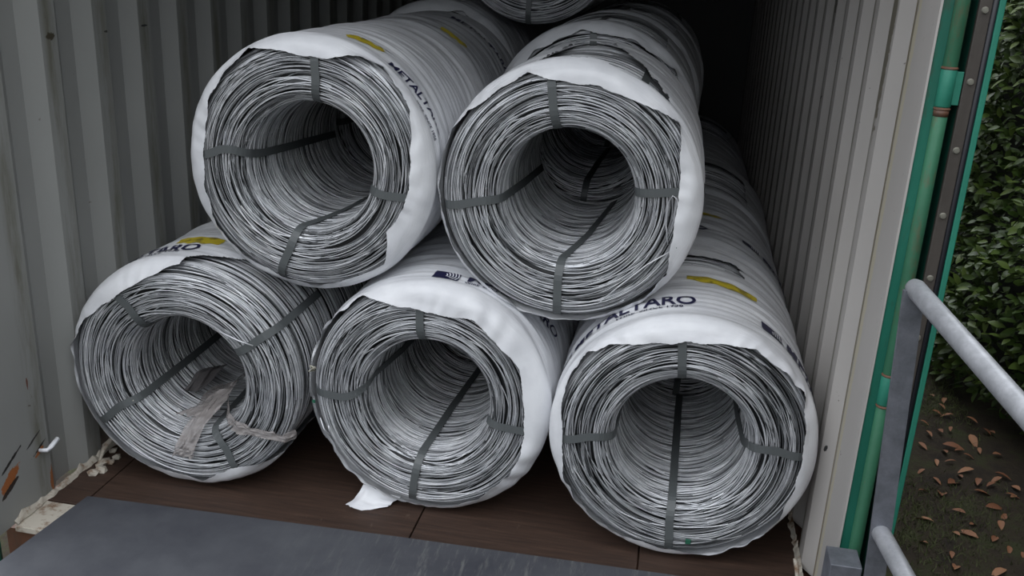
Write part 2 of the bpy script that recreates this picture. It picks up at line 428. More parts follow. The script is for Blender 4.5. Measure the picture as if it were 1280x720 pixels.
# ------------------------------------------------------------------ galvanised hand rail
rl = empty('hand_rail', (0.545, 1.95, -0.16))
tag(rl, 'galvanised pipe hand rail on flat steel post beside the open door', 'hand rail')
def P(*p): return (p[0] - 0.545, p[1] - 1.95, p[2] + 0.16)
bm = bmesh.new()
lo = [(.560, 1.95, -0.155), (.607, 1.95, -0.155), (.607, 1.962, -0.155), (.560, 1.962, -0.155)]
hi = [(.495, 1.95, 1.075), (.537, 1.95, 1.075), (.537, 1.962, 1.075), (.495, 1.962, 1.075)]
a = [bm.verts.new(P(*p)) for p in lo]; b_ = [bm.verts.new(P(*p)) for p in hi]
bm.faces.new(a[::-1]); bm.faces.new(b_)
for k in range(4): bm.faces.new((a[k], a[(k + 1) % 4], b_[(k + 1) % 4], b_[k]))
bm_obj('post', bm, M['galv_dark'], rl)
DIR = Vector((0.237, -1.0, -0.165))
for nm, st, L in (('top_pipe', Vector((.520, 1.963, 1.078)), 1.7), ('lower_pipe', Vector((.547, 1.958, 0.498)), 1.7)):
    bm = bmesh.new(); pts = [P(*(st + DIR * (L * k / 8))) for k in range(9)]
    dv = Vector(pts[0]) - Vector(pts[1]); dv.normalize()
    tube(bm, [Vector(pts[0]) + dv * .018, Vector(pts[0]) + dv * .012, Vector(pts[0])] + pts[1:], [.008, .017, .021] + [.021] * 8, 24)
    bm_obj(nm, bm, M['galv'], rl, True)
bm = bmesh.new(); e_ = Vector((.520, 1.96, 1.078)) + DIR * 1.6; f_ = Vector((e_.x + .03, e_.y, -0.155))
tube(bm, [P(*e_), P(*f_)], .02, 16); bm_obj('far_post', bm, M['galv_dark'], rl, True)
tag(box_obj('support_bracket', (.458, .530, 1.972, 2.05, -0.155, .384), M['galv_dark'], None, .002), 'grey galvanised steel bracket at the foot of the green door post', 'bracket')

# ------------------------------------------------------------------ wire coils
CL = 0.77     # coil length along the axis

def make_profile(Ro, Ri, co, ci, tface, n=600, taper=0.0):
    """polyline of (r, t): outer back -> outer corner -> face -> inner corner -> bore back"""
    pts = [(Ro, CL)]
    for k in range(9):
        a = k / 8 * PI / 2; pts.append((Ro - co + co * math.cos(a), tface + co - co * math.sin(a)))
    for k in range(9):
        a = k / 8 * PI / 2; pts.append((Ri + ci - ci * math.sin(a), tface + ci - ci * math.cos(a)))
    pts.append((Ri - taper, 0.35)); pts.append((Ri, CL))
    p = np.array(pts); sg = np.r_[0, np.cumsum(np.hypot(*np.diff(p, axis=0).T))]
    s = np.linspace(0, sg[-1], n); r = np.interp(s, sg, p[:, 0]); t = np.interp(s, sg, p[:, 1])
    dr = np.gradient(r, s); dt = np.gradient(t, s)
    ker = np.ones(9) / 9
    drp = np.convolve(np.pad(dr, 4, 'edge'), ker, 'valid'); dtp = np.convolve(np.pad(dt, 4, 'edge'), ker, 'valid')
    ln = np.hypot(drp, dtp)
    return dict(s=s, r=r, t=t, nr=-dtp / ln, nt=drp / ln, L=sg[-1], marks=(sg[1], sg[9], sg[10], sg[18]))

WP = make_profile(0.3635, 0.200, 0.050, 0.050, 0.0, taper=0.008)
FP = make_profile(0.3845, 0.20, 0.055, 0.05, -0.010)

def at_profile(p, s, off=0.0):
    s = np.clip(s, 0, p['L'])
    r = np.interp(s, p['s'], p['r']); t = np.interp(s, p['s'], p['t'])
    nr = np.interp(s, p['s'], p['nr']); nt_ = np.interp(s, p['s'], p['nt'])
    return r + off * nr, t + off * nt_
# local frame of a coil: axis +y (into the container), x right, z up; angle from +x towards +z
def xyz(r, t, th):
    return np.stack(np.broadcast_arrays(r * np.cos(th), t, r * np.sin(th)), -1)

def wire_mesh(name, seed, face_n, bore_n, body_n, nseg, back_n=0):
    g = np.random.default_rng(seed)
    s_out, s_c1, s_c2, s_in = WP['marks']; L = WP['L']
    loops = []
    def add(nn, lo, hi, amp, rw, layers):
        base = lo + (hi - lo) * (np.arange(nn) + 0.5) / nn
        for i, sb in enumerate(base):
            lay = g.choice(layers)
            loops.append((sb + g.normal(0, 0.002), amp * g.uniform(0.15, 1.0) * (1.0 if g.random() > .15 else 1.9), lay, rw * g.uniform(.85, 1.15)))
    add(body_n, 0.0, s_out + 0.02, .010, .0024, [0, -.002, .002])
    add(face_n, s_out - 0.02, s_in + .02, .020, .0023, [0, 0, .002, .004, -.003, -.005])
    add(bore_n, s_in - .02, L, .011, .0022, [0, 0, .002, .0035, -.003, -.005])
    n_ = len(loops); th = np.linspace(0, 2 * PI, nseg, endpoint=False)
    S0 = np.array([l[0] for l in loops])[:, None]; A = np.array([l[1] for l in loops])[:, None]
    lay = np.array([l[2] for l in loops])[:, None]; rw = np.array([l[3] for l in loops])
    ph = g.uniform(0, 2 * PI, (n_, 4)); 
    ds = A * (np.cos(th + ph[:, :1]) + .45 * np.cos(2 * th + ph[:, 1:2]) + .22 * np.cos(3 * th + ph[:, 2:3]) + .12 * np.cos(5 * th + ph[:, 3:4]))
    off = lay + .0016 * np.cos(th * 2 + ph[:, 1:2]) + .0010 * np.cos(th * 5 + ph[:, 2:3])
    S = np.clip(S0 + ds, 0.002, L - .002)
    r, t = at_profile(WP, S, off)
    C = xyz(r, t, th[None, :])                                   # n, seg, 3
    T = np.roll(C, -1, 1) - np.roll(C, 1, 1); T /= np.linalg.norm(T, axis=2, keepdims=True)
    nr = np.interp(S, WP['s'], WP['nr']); nt_ = np.interp(S, WP['s'], WP['nt'])
    Nn = np.stack(list(np.broadcast_arrays(nr * np.cos(th), nt_, nr * np.sin(th))), -1)
    Bn = np.cross(T, Nn); Bn /= np.linalg.norm(Bn, axis=2, keepdims=True); Nn = np.cross(Bn, T)
    K = 3; V = np.empty((n_, nseg, K, 3))
    for k in range(K):
        a = 2 * PI * k / K + PI / 2                              # one edge points outward
        V[:, :, k] = C + rw[:, None, None] * (Bn * math.cos(a) + Nn * math.sin(a))
    idx = np.arange(n_ * nseg * K).reshape(n_, nseg, K)
    a = idx; b_ = np.roll(idx, -1, 1)
    Fc = np.stack([a, b_, np.roll(b_, -1, 2), np.roll(a, -1, 2)], -1).reshape(-1, 4)
    tone = np.clip(g.normal(.60, .27, (n_, 1, 1)) + .10 * np.cos(th[None, :, None] * 3 + ph[:, :1, None]), .1, 1) * np.ones((n_, nseg, K))
    # backing below the loops, coloured near black as shade in the gaps
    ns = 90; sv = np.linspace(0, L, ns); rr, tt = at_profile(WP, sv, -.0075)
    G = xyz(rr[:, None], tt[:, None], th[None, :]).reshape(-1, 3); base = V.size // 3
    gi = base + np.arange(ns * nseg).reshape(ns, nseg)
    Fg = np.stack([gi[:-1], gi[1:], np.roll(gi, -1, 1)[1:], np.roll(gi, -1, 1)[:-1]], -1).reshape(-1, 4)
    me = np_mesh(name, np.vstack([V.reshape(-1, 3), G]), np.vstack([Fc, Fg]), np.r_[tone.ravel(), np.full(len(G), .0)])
    me.shade_smooth(); return me

def film_disp(th, t, seed):
    k = np.random.default_rng(seed + 900).uniform(0, 6.28, 8)
    m1 = .5 + .5 * np.sin(2 * th + 9 * t + k[7]); m2 = .5 + .5 * np.sin(3 * th - 13 * t + k[6])
    a = .0030 * m1 * np.sin(55 * t + 2.6 * np.sin(th + k[0]) + 1.6 * np.sin(2 * th + k[1]) + k[2])
    a += .0022 * m2 * np.sin(97 * t + 3.3 * np.sin(th + k[3]) + 1.8 * np.sin(3 * th + k[4]))
    a += .0010 * (1 - m1) * np.sin(171 * t + 4 * np.sin(2 * th + k[5]))
    a += .0016 * np.sin(24 * t + 3 * th + k[5]) + .0008 * np.sin(9 * th + 30 * t + k[6])
    return a

def edge_radius(table, th_deg):
    """inner edge of the film on the coil face; straight chords between the listed (angle, radius) points"""
    pts = [(math.radians(a), min(r, .392)) for a, r in sorted(table)]
    pts = pts + [(pts[0][0] + 2 * PI, pts[0][1])]
    A = []; R = []
    for (a0, r0), (a1, r1) in zip(pts[:-1], pts[1:]):
        p0 = np.array([r0 * math.cos(a0), r0 * math.sin(a0)]); p1 = np.array([r1 * math.cos(a1), r1 * math.sin(a1)])
        for q in np.linspace(0, 1, 12, endpoint=False):
            p = p0 * (1 - q) + p1 * q; A.append((a0 + (a1 - a0) * q)); R.append(np.hypot(*p))
    A = np.degrees(np.array(A)); R = np.array(R)
    return np.interp(th_deg % 360, np.r_[A - 360, A, A + 360], np.r_[R, R, R])

def film_mesh(name, seed, table, cut=None, nth=360, nb=100, nf=18):
    g = np.random.default_rng(seed)
    th = np.linspace(0, 2 * PI, nth, endpoint=False); deg = np.degrees(th)
    re_ = edge_radius(table, deg) + .0025 * np.sin(th * 23 + g.uniform(0, 6)) * np.abs(np.sin(th * 3 + g.uniform(0, 6)))
    re_ = re_ + g.normal(0, .0007, nth)
    s_out = FP['marks'][0]; S0 = s_out - .015
    msk = FP['s'] >= s_out - .001
    rs = FP['r'][msk][::-1]; ss = FP['s'][msk][::-1]            # radius rising
    rs = np.maximum.accumulate(rs)
    se = np.interp(np.minimum(re_, .3835), rs, ss)
    se = np.where(re_ > .3835, S0 + .02 - (re_ - .3835) * 1.2, se)
    se = np.maximum(se, S0 + .004)
    u1 = np.linspace(0, 1, nb, endpoint=False); u2 = np.linspace(0, 1, nf)
    S = np.vstack([np.repeat((u1 * S0)[:, None], nth, 1), S0 + (se - S0)[None, :] * u2[:, None]])
    u = np.r_[np.zeros(nb), u2][:, None]
    _, tt = at_profile(FP, S)
    fade = np.clip(1 - u * 1.1, .15, 1)
    fold = u * ((.0012 + .0026 * np.sin(th * 2.0 + seed) ** 4) * np.sin(th * 13 + 5 * np.sin(th * 4 + seed) + u * 3) + .0016 * np.sin(th * 3 + 1.3 * seed) ** 4 * np.sin(th * 29 + 14 * np.sin(th * 2 + seed) - u * 5) + .002 * np.sin(u * 9 + 2 * np.sin(th * 5 + seed)))
    off = film_disp(th[None, :], tt, seed) * fade + fold + .0015 + .003 * np.clip((u - .85) / .15, 0, 1)
    r, t = at_profile(FP, S, off)
    V = xyz(r, t, th[None, :]); ns = len(S)
    gi = np.arange(ns * nth).reshape(ns, nth)
    Fc = np.stack([gi[:-1], np.roll(gi, -1, 1)[:-1], np.roll(gi, -1, 1)[1:], gi[1:]], -1)
    keep = np.ones(Fc.shape[:2], bool)
    if cut is not None:
        tc_ = tt[:-1]; dg = np.repeat(deg[None, :], ns - 1, 0)
        keep &= ~cut(dg, tc_)
    me = np_mesh(name, V.reshape(-1, 3), Fc[keep]); me.shade_smooth(); return me

FONT = None
def text_mesh(txt, size, th0, t0, seed, widthscale=1.0, slope=0.0, lift=.0028):
    """lettering that runs clockwise round the film from angle th0 (degrees), baseline at depth t0"""
    cu = bpy.data.curves.new('lettering', 'FONT'); cu.body = txt; cu.size = size; cu.offset = size * .018
    ob = bpy.data.objects.new('lettering_tmp', cu); COL.objects.link(ob)
    bpy.context.view_layer.update()
    me = bpy.data.meshes.new_from_object(ob.evaluated_get(bpy.context.evaluated_depsgraph_get()))
    bpy.data.objects.remove(ob)
    bm = bmesh.new(); bm.from_mesh(me)
    for _ in range(2):
        es = [e for e in bm.edges if e.calc_length() > .016]
        if es: bmesh.ops.subdivide_edges(bm, edges=es, cuts=1)
    bmesh.ops.triangulate(bm, faces=bm.faces)
    for v in bm.verts:
        th = math.radians(th0) - v.co.x * widthscale / .387; t = t0 + v.co.y + slope * v.co.x * widthscale
        r = .3845 + float(film_disp(th, t, seed)) + .0015 + lift
        v.co = Vector((r * math.cos(th), t, r * math.sin(th)))
    bm.to_mesh(me); bm.free(); return me

def patch_mesh(name, outline_fn, th0, th1, t0, t1, seed, lift=.0022, nx=24, ny=6):
    V = []; Fc = []
    for i in range(nx + 1):
        for j in range(ny + 1):
            u, v = i / nx, j / ny
            th = math.radians(th0 + (th1 - th0) * u); t = t0 + (t1 - t0) * v
            if outline_fn: th, t = outline_fn(u, v, th, t)
            r = .3845 + float(film_disp(th, t, seed)) + .0015 + lift
            V.append((r * math.cos(th), t, r * math.sin(th)))
    for i in range(nx):
        for j in range(ny):
            a = i * (ny + 1) + j; Fc.append((a, a + 1, a + ny + 2, a + ny + 1))
    me = np_mesh(name, np.array(V), np.array(Fc)); me.shade_smooth(); return me

def logo_parts(film, th0, t0, seed, h=.068, w=.080):
    dth = math.degrees(w / .387)
    lg = link('logo_panel', patch_mesh('logo_panel', None, th0, th0 - dth, t0, t0 + h, seed, .0024, 10, 6), M['navy'], film)
    # white ))))) arcs
    V = []; Fc = []
    for k in range(5):
        rad = .013 + .0085 * k; cx = .026; cy = h * .42
        for q in range(9):
            a = math.radians(-38 + 80 * q / 8)
            for rr in (rad, rad + .0030):
                X = cx + rr * math.cos(a) * 1.05; Y = cy + rr * math.sin(a) * 1.2
                Y = min(max(Y, .001), h - .001); X = min(X, w - .001)
                th = math.radians(th0) - X / .387; t = t0 + Y
                r = .3845 + float(film_disp(th, t, seed)) + .0015 + .0042
                V.append((r * math.cos(th), t, r * math.sin(th)))
        b0 = k * 18
        for q in range(8): Fc.append((b0 + 2 * q, b0 + 2 * q + 1, b0 + 2 * q + 3, b0 + 2 * q + 2))
    link('logo_arcs', np_mesh('logo_arcs', np.array(V), np.array(Fc)), M['white'], film)

def strap_mesh(name, path, width=.0245):
    """path: list of (s, angle deg) along the wire profile"""
    P_ = np.array(path, float); s = []; a = []
    for (s0, a0), (s1, a1) in zip(P_[:-1], P_[1:]):
        n_ = max(2, int((s1 - s0) / .012)); q = np.linspace(0, 1, n_, endpoint=False); s += list(s0 + (s1 - s0) * q); a += list(a0 + (a1 - a0) * q)
    s.append(P_[-1][0]); a.append(P_[-1][1]); s = np.array(s); a = np.radians(np.array(a))
    ker = np.ones(5) / 5
    if len(a) > 8: a = np.convolve(np.pad(a, 2, 'edge'), ker, 'valid')
    r, t = at_profile(WP, s, .0092); r2, t2 = at_profile(WP, s, .0074)
    C = xyz(r, t, a); D = xyz(r2, t2, a)
    T = np.gradient(C, axis=0); T /= np.linalg.norm(T, axis=1, keepdims=True)
    nr = np.interp(s, WP['s'], WP['nr']); nt_ = np.interp(s, WP['s'], WP['nt'])
    Nn = np.stack([nr * np.cos(a), nt_, nr * np.sin(a)], -1); Bn = np.cross(T, Nn); Bn /= np.linalg.norm(Bn, axis=1, keepdims=True)
    V = np.stack([C - Bn * width / 2, C + Bn * width / 2, D + Bn * width / 2, D - Bn * width / 2], 1)
    gi = np.arange(len(s) * 4).reshape(-1, 4)
    Fc = np.stack([gi[:-1], np.roll(gi, -1, 1)[:-1], np.roll(gi, -1, 1)[1:], gi[1:]], -1).reshape(-1, 4)
    cap = np.array([gi[0][::-1], gi[-1]])
    return np_mesh(name, V.reshape(-1, 3), np.vstack([Fc, cap]))

SO, SC1, SC2, SI = WP['marks']; SL = WP['L']
def s_bore(t): return SI + (t - .05)
def S_(kind, val):
    if kind == 'b': return s_bore(val)
    return val

GRP = 'film-wrapped coils of galvanised wire stacked in the container'
def coil(loc, label, wire, film, straps, seed, prints=(), yaw=0.0, scale=(1, 1, 1), film_mat='film'):
    c = empty('wire_coil', loc, yaw); c.scale = scale
    tag(c, label, 'wire coil', GRP)
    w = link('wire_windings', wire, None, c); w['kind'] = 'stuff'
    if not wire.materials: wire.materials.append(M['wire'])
    f = None
    if film is not None:
        f = link('film_wrap', film, None, c)
        if not film.materials: film.materials.append(M[film_mat])
        for pr in prints:
            if pr[0] == 'text':
                link('printed_lettering', text_mesh(pr[1], pr[2], pr[3], pr[4], seed, *(pr[5:])), M['navy'], f)
            elif pr[0] == 'logo': logo_parts(f, pr[1], pr[2], seed)
            elif pr[0] == 'stripe':
                def rag(u, v, th, t, sd=seed):
                    return th, t + .004 * math.sin(u * 19 + v * 5 + sd) * (1 if v > .5 else -1) + (v - .5) * -.018 * (abs(u - .5) * 2) ** 6
                link('yellow_stripe', patch_mesh('yellow_stripe', rag, pr[1], pr[2], pr[3], pr[4], seed), M['yellow'], f)
    for st in straps:
        if isinstance(st, bpy.types.Mesh): link('strap', st, None, c)
        else: link('strap', strap_mesh('strap', st), M['strap'], c)
    return c, f

FILM = dict(
 UL=[(18.4,.34),(31,.367),(42.1,.372),(53.1,.377),(63,.369),(81.9,.324),(105.9,.35),(116.9,.37),(134.3,.355),(147.9,.342),(174.3,.321),(194.3,.329),(215.1,.351),(234.6,.362),(255.2,.354),(275.1,.364),(295.2,.355),(311.6,.365),(326.4,.306),(343.9,.318),(355.6,.321)],
 UR=[(9.7,.32),(38.8,.376),(45.6,.358),(59.2,.334),(77.6,.327),(95.3,.326),(102.8,.339),(110.6,.361),(123.9,.354),(146.2,.372),(158.8,.39),(177.8,.388),(190.5,.367),(210.1,.371),(227.9,.365),(250.9,.376),(269.1,.376),(291.1,.372),(309.3,.372),(327,.358),(344.3,.32)],
 LL=[(0,.42),(50,.42),(66.2,.40),(80,.392),(94,.362),(120,.324),(151.6,.349),(171.9,.376),(188,.376),(214,.366),(241.5,.354),(278.9,.353),(297.1,.328),(309,.344),(320.6,.375),(341.5,.42)],
 LM=[(13.3,.31),(28.1,.326),(37.5,.317),(51.4,.31),(63,.326),(77,.301),(93.9,.307),(111.8,.336),(122.4,.380),(146.2,.388),(164,.385),(188.5,.385),(213.7,.388),(234.9,.378),(258.9,.369),(281.8,.367),(300.8,.351),(322.6,.341),(337.7,.332),(355.6,.312)],
 LR=[(2.4,.336),(19.8,.352),(34,.373),(42.2,.367),(53.5,.36),(61.9,.36),(73.5,.342),(92.9,.324),(113.2,.329),(127.9,.362),(139.2,.375),(149.8,.375),(164.2,.363),(196.6,.351),(208.4,.366),(227.5,.362),(244.8,.352),(268.3,.349),(289.6,.375),(307.9,.372),(323.6,.365),(345.5,.341)])

def rag(x, a, k): return a * math.sin(x * k) if not isinstance(x, np.ndarray) else a * np.sin(x * k)
def cut_UR(dg, t): return (dg > 42 + 60 * t) & (dg < 108 - 8 * t) & (t > .052 + rag(dg, .006, .4)) & (t < .74)
def cut_LR(dg, t): return (dg > 66 + rag(t, 2, 90)) & (dg < 104) & (t > .53 + rag(dg, .006, .5)) & (t < .655 - (dg - 66) * .0003 + rag(dg, .004, .9))
def cut_LL(dg, t): return (((dg < 58) | (dg > 322)) & (t > -1)) | ((dg >= 58) & (dg < 88) & (t < .05 + (88 - dg) * .006 + rag(dg, .004, .7)))
def cut_UL(dg, t): return (dg > 52) & (dg < 76) & (np.abs(t - .185 - (70 - dg) * .0006) < .005)

def straps_of(tops):
    out = []
    for (tf, th_face, bore) in tops:
        if tf == 'body':
            out.append([(.04, th_face[0]), (SO - .01, th_face[1])]); continue
        path = [(tf, th_face[0]), (SC1, th_face[0]), (SC2, th_face[-1])]
        for (t, a) in bore: path.append((s_bore(t), a))
        out.append(path)
    return out

BIG = 'METALTARO'
SMALL = 'WIRE  SINCE 1956'
def prints(th_end, t, stripe=None, second=None, size=.088):
    """big word whose last letter ends at th_end"""
    L = math.degrees(.047 * 9 / .387)
    out = [('text', BIG, size, th_end + L, t - .012, .83), ('text', SMALL, .030, th_end + 36, t - .046, .85)]
    out.append(('logo', th_end + L + 14, t - .004))
    if stripe: out.append(('stripe', *stripe))
    if second: out += [('logo', second, t - .012), ('text', BIG, size, second - 14, t - .010, .83), ('text', SMALL, .028, second - 16, t - .040, .85)]
    return out

front = {}
specs = {
 'UL': dict(loc=(-1.068, 2.58, 1.075), label='front coil of the upper row on the left, near the grey wall', cut=cut_UL,
   straps=straps_of([(SO - .02, (84, 81), [(.05, 82), (.7, 86)]), (SO - .02, (178, 170), [(.1, 177), (.6, 187), (.74, 190)]),
                     (SO - .02, (255, 258), [(.04, 260), (.3, 282), (.7, 296)]), (SO - .02, (349, 346), [(.05, 345), (.7, 338)])]),
   prints=[('stripe', 78, 60, .115, .17), ('text', BIG, .046, 54, .062, 1.0, .14), ('text', SMALL, .018, 34, .046, .9, .12)]),
 'UR': dict(loc=(-.292, 2.60, 1.052), label='front coil of the upper row on the right, bare wire on its top', cut=cut_UR,
   straps=straps_of([(SO - .02, (101, 102), [(.05, 102), (.7, 104)]), (SO - .02, (189, 187), [(.06, 188), (.63, 200), (.74, 202)]),
                     (SO - .02, (269, 268), [(.04, 268.5), (.3, 286), (.7, 300)]), ('body', (60, 60), []), (SO - .02, (8.3, 8.4), [(.05, 8), (.7, 6)])]),
   prints=[('text', BIG, .06, 8, .09, .9)]),
 'LL': dict(loc=(-1.447, 2.46, .395), label='front coil on the floor against the left wall, with clear plastic in its bore', cut=cut_LL,
   straps=straps_of([(SO - .02, (127, 124), [(.05, 130), (.7, 140)]), (SO - .3, (33, 31), [(.05, 31), (.7, 30)]),
                     (SO - .02, (213, 209), [(.05, 211), (.58, 209), (.74, 208)]), (SO - .02, (299, 302), [(.05, 293), (.7, 280)])]),
   prints=prints(89, .135, (106, 84, .20, .262)), scale=(1.02, 1, 1)),
 'LM': dict(loc=(-.673, 2.52, .390), label='front coil on the floor in the middle, between two others', cut=None,
   straps=straps_of([(SO - .02, (94, 95), [(.05, 95), (.7, 96)]), (SO - .02, (182, 184), [(.06, 168), (.43, 181), (.74, 190)]),
                     (SO - .02, (350.5, 349), [(.05, 346), (.7, 340)]), (SO - .02, (263.6, 263.5), [(.04, 265), (.57, 274), (.74, 277)])]),
   prints=[('logo', 91, .062), ('text', BIG, .07, 76, .085, .9, .5), ('text', SMALL, .02, 76, .062, .9, .5)]),
 'LR': dict(loc=(.103, 2.46, .389), label='front coil on the floor nearest the right wall, white film showing lettering', cut=cut_LR,
   straps=straps_of([(SO - .02, (95.2, 95), [(.05, 95), (.7, 97)]), (SO - .02, (185, 181), [(.05, 184), (.7, 188)]),
                     (SO - .02, (2, 6), [(.05, 2), (.13, -10), (.7, -20)]), (SO - .02, (270, 268.5), [(.05, 268.6), (.6, 270.8), (.76, 272)])]),
   prints=prints(89, .140, (94, 60, .345, .41), 59.5)),
}
for i, (k, sp) in enumerate(specs.items()):
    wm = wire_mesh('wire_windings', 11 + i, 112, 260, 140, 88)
    fm = film_mesh('film_wrap', 31 + i, FILM[k], sp['cut'])
    front[k] = coil(sp['loc'], sp['label'], wm, fm, sp['straps'], 31 + i, sp['prints'], sp.get('yaw', 0), sp.get('scale', (1, 1, 1)))

# coils behind: two shared sets of meshes
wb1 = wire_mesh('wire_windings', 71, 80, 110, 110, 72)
bt1 = [(0,.33),(40,.35),(70,.36),(110,.34),(150,.35),(200,.36),(260,.37),(320,.34)]
bt2 = [(0,.36),(40,.365),(70,.352),(100,.357),(130,.35),(170,.37),(260,.37),(320,.36)]
fb1 = film_mesh('film_wrap', 81, bt1, None, 240, 70, 12)
fb2 = film_mesh('film_wrap', 82, bt2, lambda dg, t: (dg > 50) & (dg < 128) & (t > .09) & (t < .62), 240, 70, 12)
sb = [strap_mesh('strap', [(.03, a0), (SC1, a0), (SC2, a0), (s_bore(.7), a1)]) for a0, a1 in ((93, 96), (182, 192), (268, 280), (358, 350))]
for q in sb: q.materials.append(M['strap'])
back = [
 ((-1.075, 3.42, 1.078), 'second coil back in the upper left row, yellow stripe on film', fb1, 0, 81, [('stripe', 66, 48, .10, .16), ('text', BIG, .07, 75, .50, .9)]),
 ((-1.112, 4.22, 1.125), 'third coil back in the upper left row, sheer film over its front', fb1, 1, 81, []),
 ((-1.09, 5.02, 1.10), 'fourth coil back in the upper left row, in deep shade', fb1, 2, 81, []),
 ((-.312, 3.44, 1.112), 'second coil back in the upper right row, folded film flap at its left', fb2, 0, 82, []),
 ((-.305, 4.24, 1.120), 'third coil back in the upper right row, strap piece on bare wire', fb2, 1, 82, []),
 ((-.280, 5.04, 1.125), 'fourth coil back in the upper right row, under the dark roof', fb2, 2, 82, []),
 ((-1.440, 3.31, .392), 'second coil back on the floor beside the left wall', fb1, 1, 81, []),
 ((-.673, 3.37, .392), 'second coil back on the floor in the middle row', fb1, 2, 81, []),
 ((-.673, 4.18, .392), 'third coil back on the floor in the middle row', fb1, 0, 81, []),
 ((.103, 3.30, .392), 'second coil back on the floor by the right wall, yellow stripe and lettering', fb1, 0, 81, prints(82, .145, (92, 74, .345, .41), 62)),
 ((.098, 4.10, .400), 'third coil back on the floor by the right wall, bare wire behind film rim', fb2, 1, 82, []),
 ((.080, 4.90, .400), 'fourth coil back on the floor by the right wall', fb1, 2, 81, []),
 ((.085, 5.70, .392), 'fifth coil back on the floor by the right wall, barely lit', fb2, 0, 82, []),
 ((-.700, 4.30, 1.790), 'lone coil on top, cut off by the upper edge of the photo', None, 1, 82, []),
]
for k, (loc, label, fm, rr, sd, prs) in enumerate(back):
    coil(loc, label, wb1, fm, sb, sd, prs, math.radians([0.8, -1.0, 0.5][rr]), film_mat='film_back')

def local(k, r, t, a):
    """a world point on front coil k"""
    L = Vector((r * math.cos(math.radians(a)), t, r * math.sin(math.radians(a))))
    c = front[k][0]; sc_ = c.scale
    L = Vector((L.x * sc_[0], L.y, L.z)); L.rotate(Matrix.Rotation(c.rotation_euler[2], 3, 'Z'))
    return Vector(c.location) + L
def child_tube(k, name, pts, r, mat, label=None):
    bm = bmesh.new(); tube(bm, [(p[0] * math.cos(math.radians(p[2])), p[1], p[0] * math.sin(math.radians(p[2]))) for p in pts], r, 8)
    o = bm_obj(name, bm, mat, front[k][0], True)
    if mat is M['wire']:
        a_ = o.data.attributes.new('tone', 'FLOAT', 'POINT'); a_.data.foreach_set('value', [.95] * len(o.data.vertices))
    if label: o['label'] = label
    return o
child_tube('LL', 'loose_wire_end', [(.20, .02, 60), (.235, -.014, 48), (.262, -.022, 38), (.285, -.012, 31)], .0022, M['wire'], 'bright loose wire end')
child_tube('UR', 'loose_wire_end', [(.315, -.006, 0), (.312, -.016, 5), (.300, -.018, 7), (.288, -.015, 3), (.292, -.012, 350), (.318, -.006, 340)], .0020, M['wire'], 'hooked loose wire end')
child_tube('UR', 'loose_wire_end', [(.335, -.008, 338), (.30, -.012, 325), (.30, -.012, 305), (.33, -.006, 290)], .0018, M['wire'], 'long loose wire across the face')
child_tube('LM', 'loose_wire_end', [(.355, -.006, 196), (.352, -.014, 202), (.340, -.016, 206), (.335, -.010, 201)], .0020, M['wire'], 'small curled wire end')
for k, r, t, a, s_ in (('LR', .318, -.006, 280, .013), ('UR', .335, -.006, 341, .013), ('LM', .365, -.004, 187, .008)):
    bm = bmesh.new(); p = Vector((r * math.cos(math.radians(a)), t, r * math.sin(math.radians(a))))
    box(bm, p.x - s_ * .6, p.x + s_ * .6, p.y - .004, p.y + .002, p.z - s_ * .6, p.z + s_ * .6, .001)
    bm_obj('green_tag', bm, M['greentag'], front[k][0])['label'] = 'tiny dark green paper tag'
def knot(k, r, t, a, s_, label):
    bm = bmesh.new(); p = Vector((r * math.cos(math.radians(a)), t, r * math.sin(math.radians(a)))); rr = random.Random(int(a))
    pts = [p + Vector((rr.uniform(-1, 1), rr.uniform(-.4, .3), rr.uniform(-1, 1))) * s_ for _ in range(12)]
    tube(bm, pts, s_ * .22, 6); o = bm_obj('tie_knot', bm, M['knot'], front[k][0], True); o['label'] = label
knot('LL', .222, .012, 211, .014, 'small pale knot on the strap')
knot('LL', .415, .035, 10, .012, 'white shred of torn film')
knot('LR', .235, .03, 97, .012, 'pale tie at the bore rim')

# white film corner hanging on the floor under the middle coil
def sheet(name, pts, nx, ny, mat, wr, seed, parent=None):
    """bilinear crumpled sheet over a grid of control points"""
    g = random.Random(seed); R_ = len(pts); C_ = len(pts[0]); V = []; Fc = []
    ph = [g.uniform(0, 6.28) for _ in range(8)]
    for i in range(nx + 1):
        for j in range(ny + 1):
            u = i / nx * (R_ - 1); v = j / ny * (C_ - 1); iu = min(int(u), R_ - 2); iv = min(int(v), C_ - 2); fu = u - iu; fv = v - iv
            p = (Vector(pts[iu][iv]) * (1 - fu) + Vector(pts[iu + 1][iv]) * fu) * (1 - fv) + (Vector(pts[iu][iv + 1]) * (1 - fu) + Vector(pts[iu + 1][iv + 1]) * fu) * fv
            u2 = u * 2.3; pl = .5 * math.sin(u2 * 3.1 + v * 5 + ph[6]) + .4 * math.sin(u2 * 5.3 - v * 7 + ph[7]) + math.sin(v * 7.5 + 1.3 * math.sin(u * 1.3 + ph[0]) + ph[1]) + .55 * math.sin(v * 15 - u * 1.2 + ph[2]) + .5 * math.sin(u * 3.1 + v * 3 + ph[3])
            w = Vector((.5 * math.sin(v * 6 + u * 2 + ph[4]) + .3 * pl, -abs(pl), .6 * math.sin(u * 2.7 + ph[5]) + .4 * pl)) * wr
            V.append(p + w + Vector((g.uniform(-1, 1), g.uniform(-1, 1), g.uniform(-1, 1))) * wr * .08)
    for i in range(nx):
        for j in range(ny):
            a = i * (ny + 1) + j; Fc.append((a, a + 1, a + ny + 2, a + ny + 1))
    me = np_mesh(name, np.array([tuple(v) for v in V]), np.array(Fc)); me.shade_smooth()
    return link(name, me, mat, parent)
cl = front['LM'][0].location
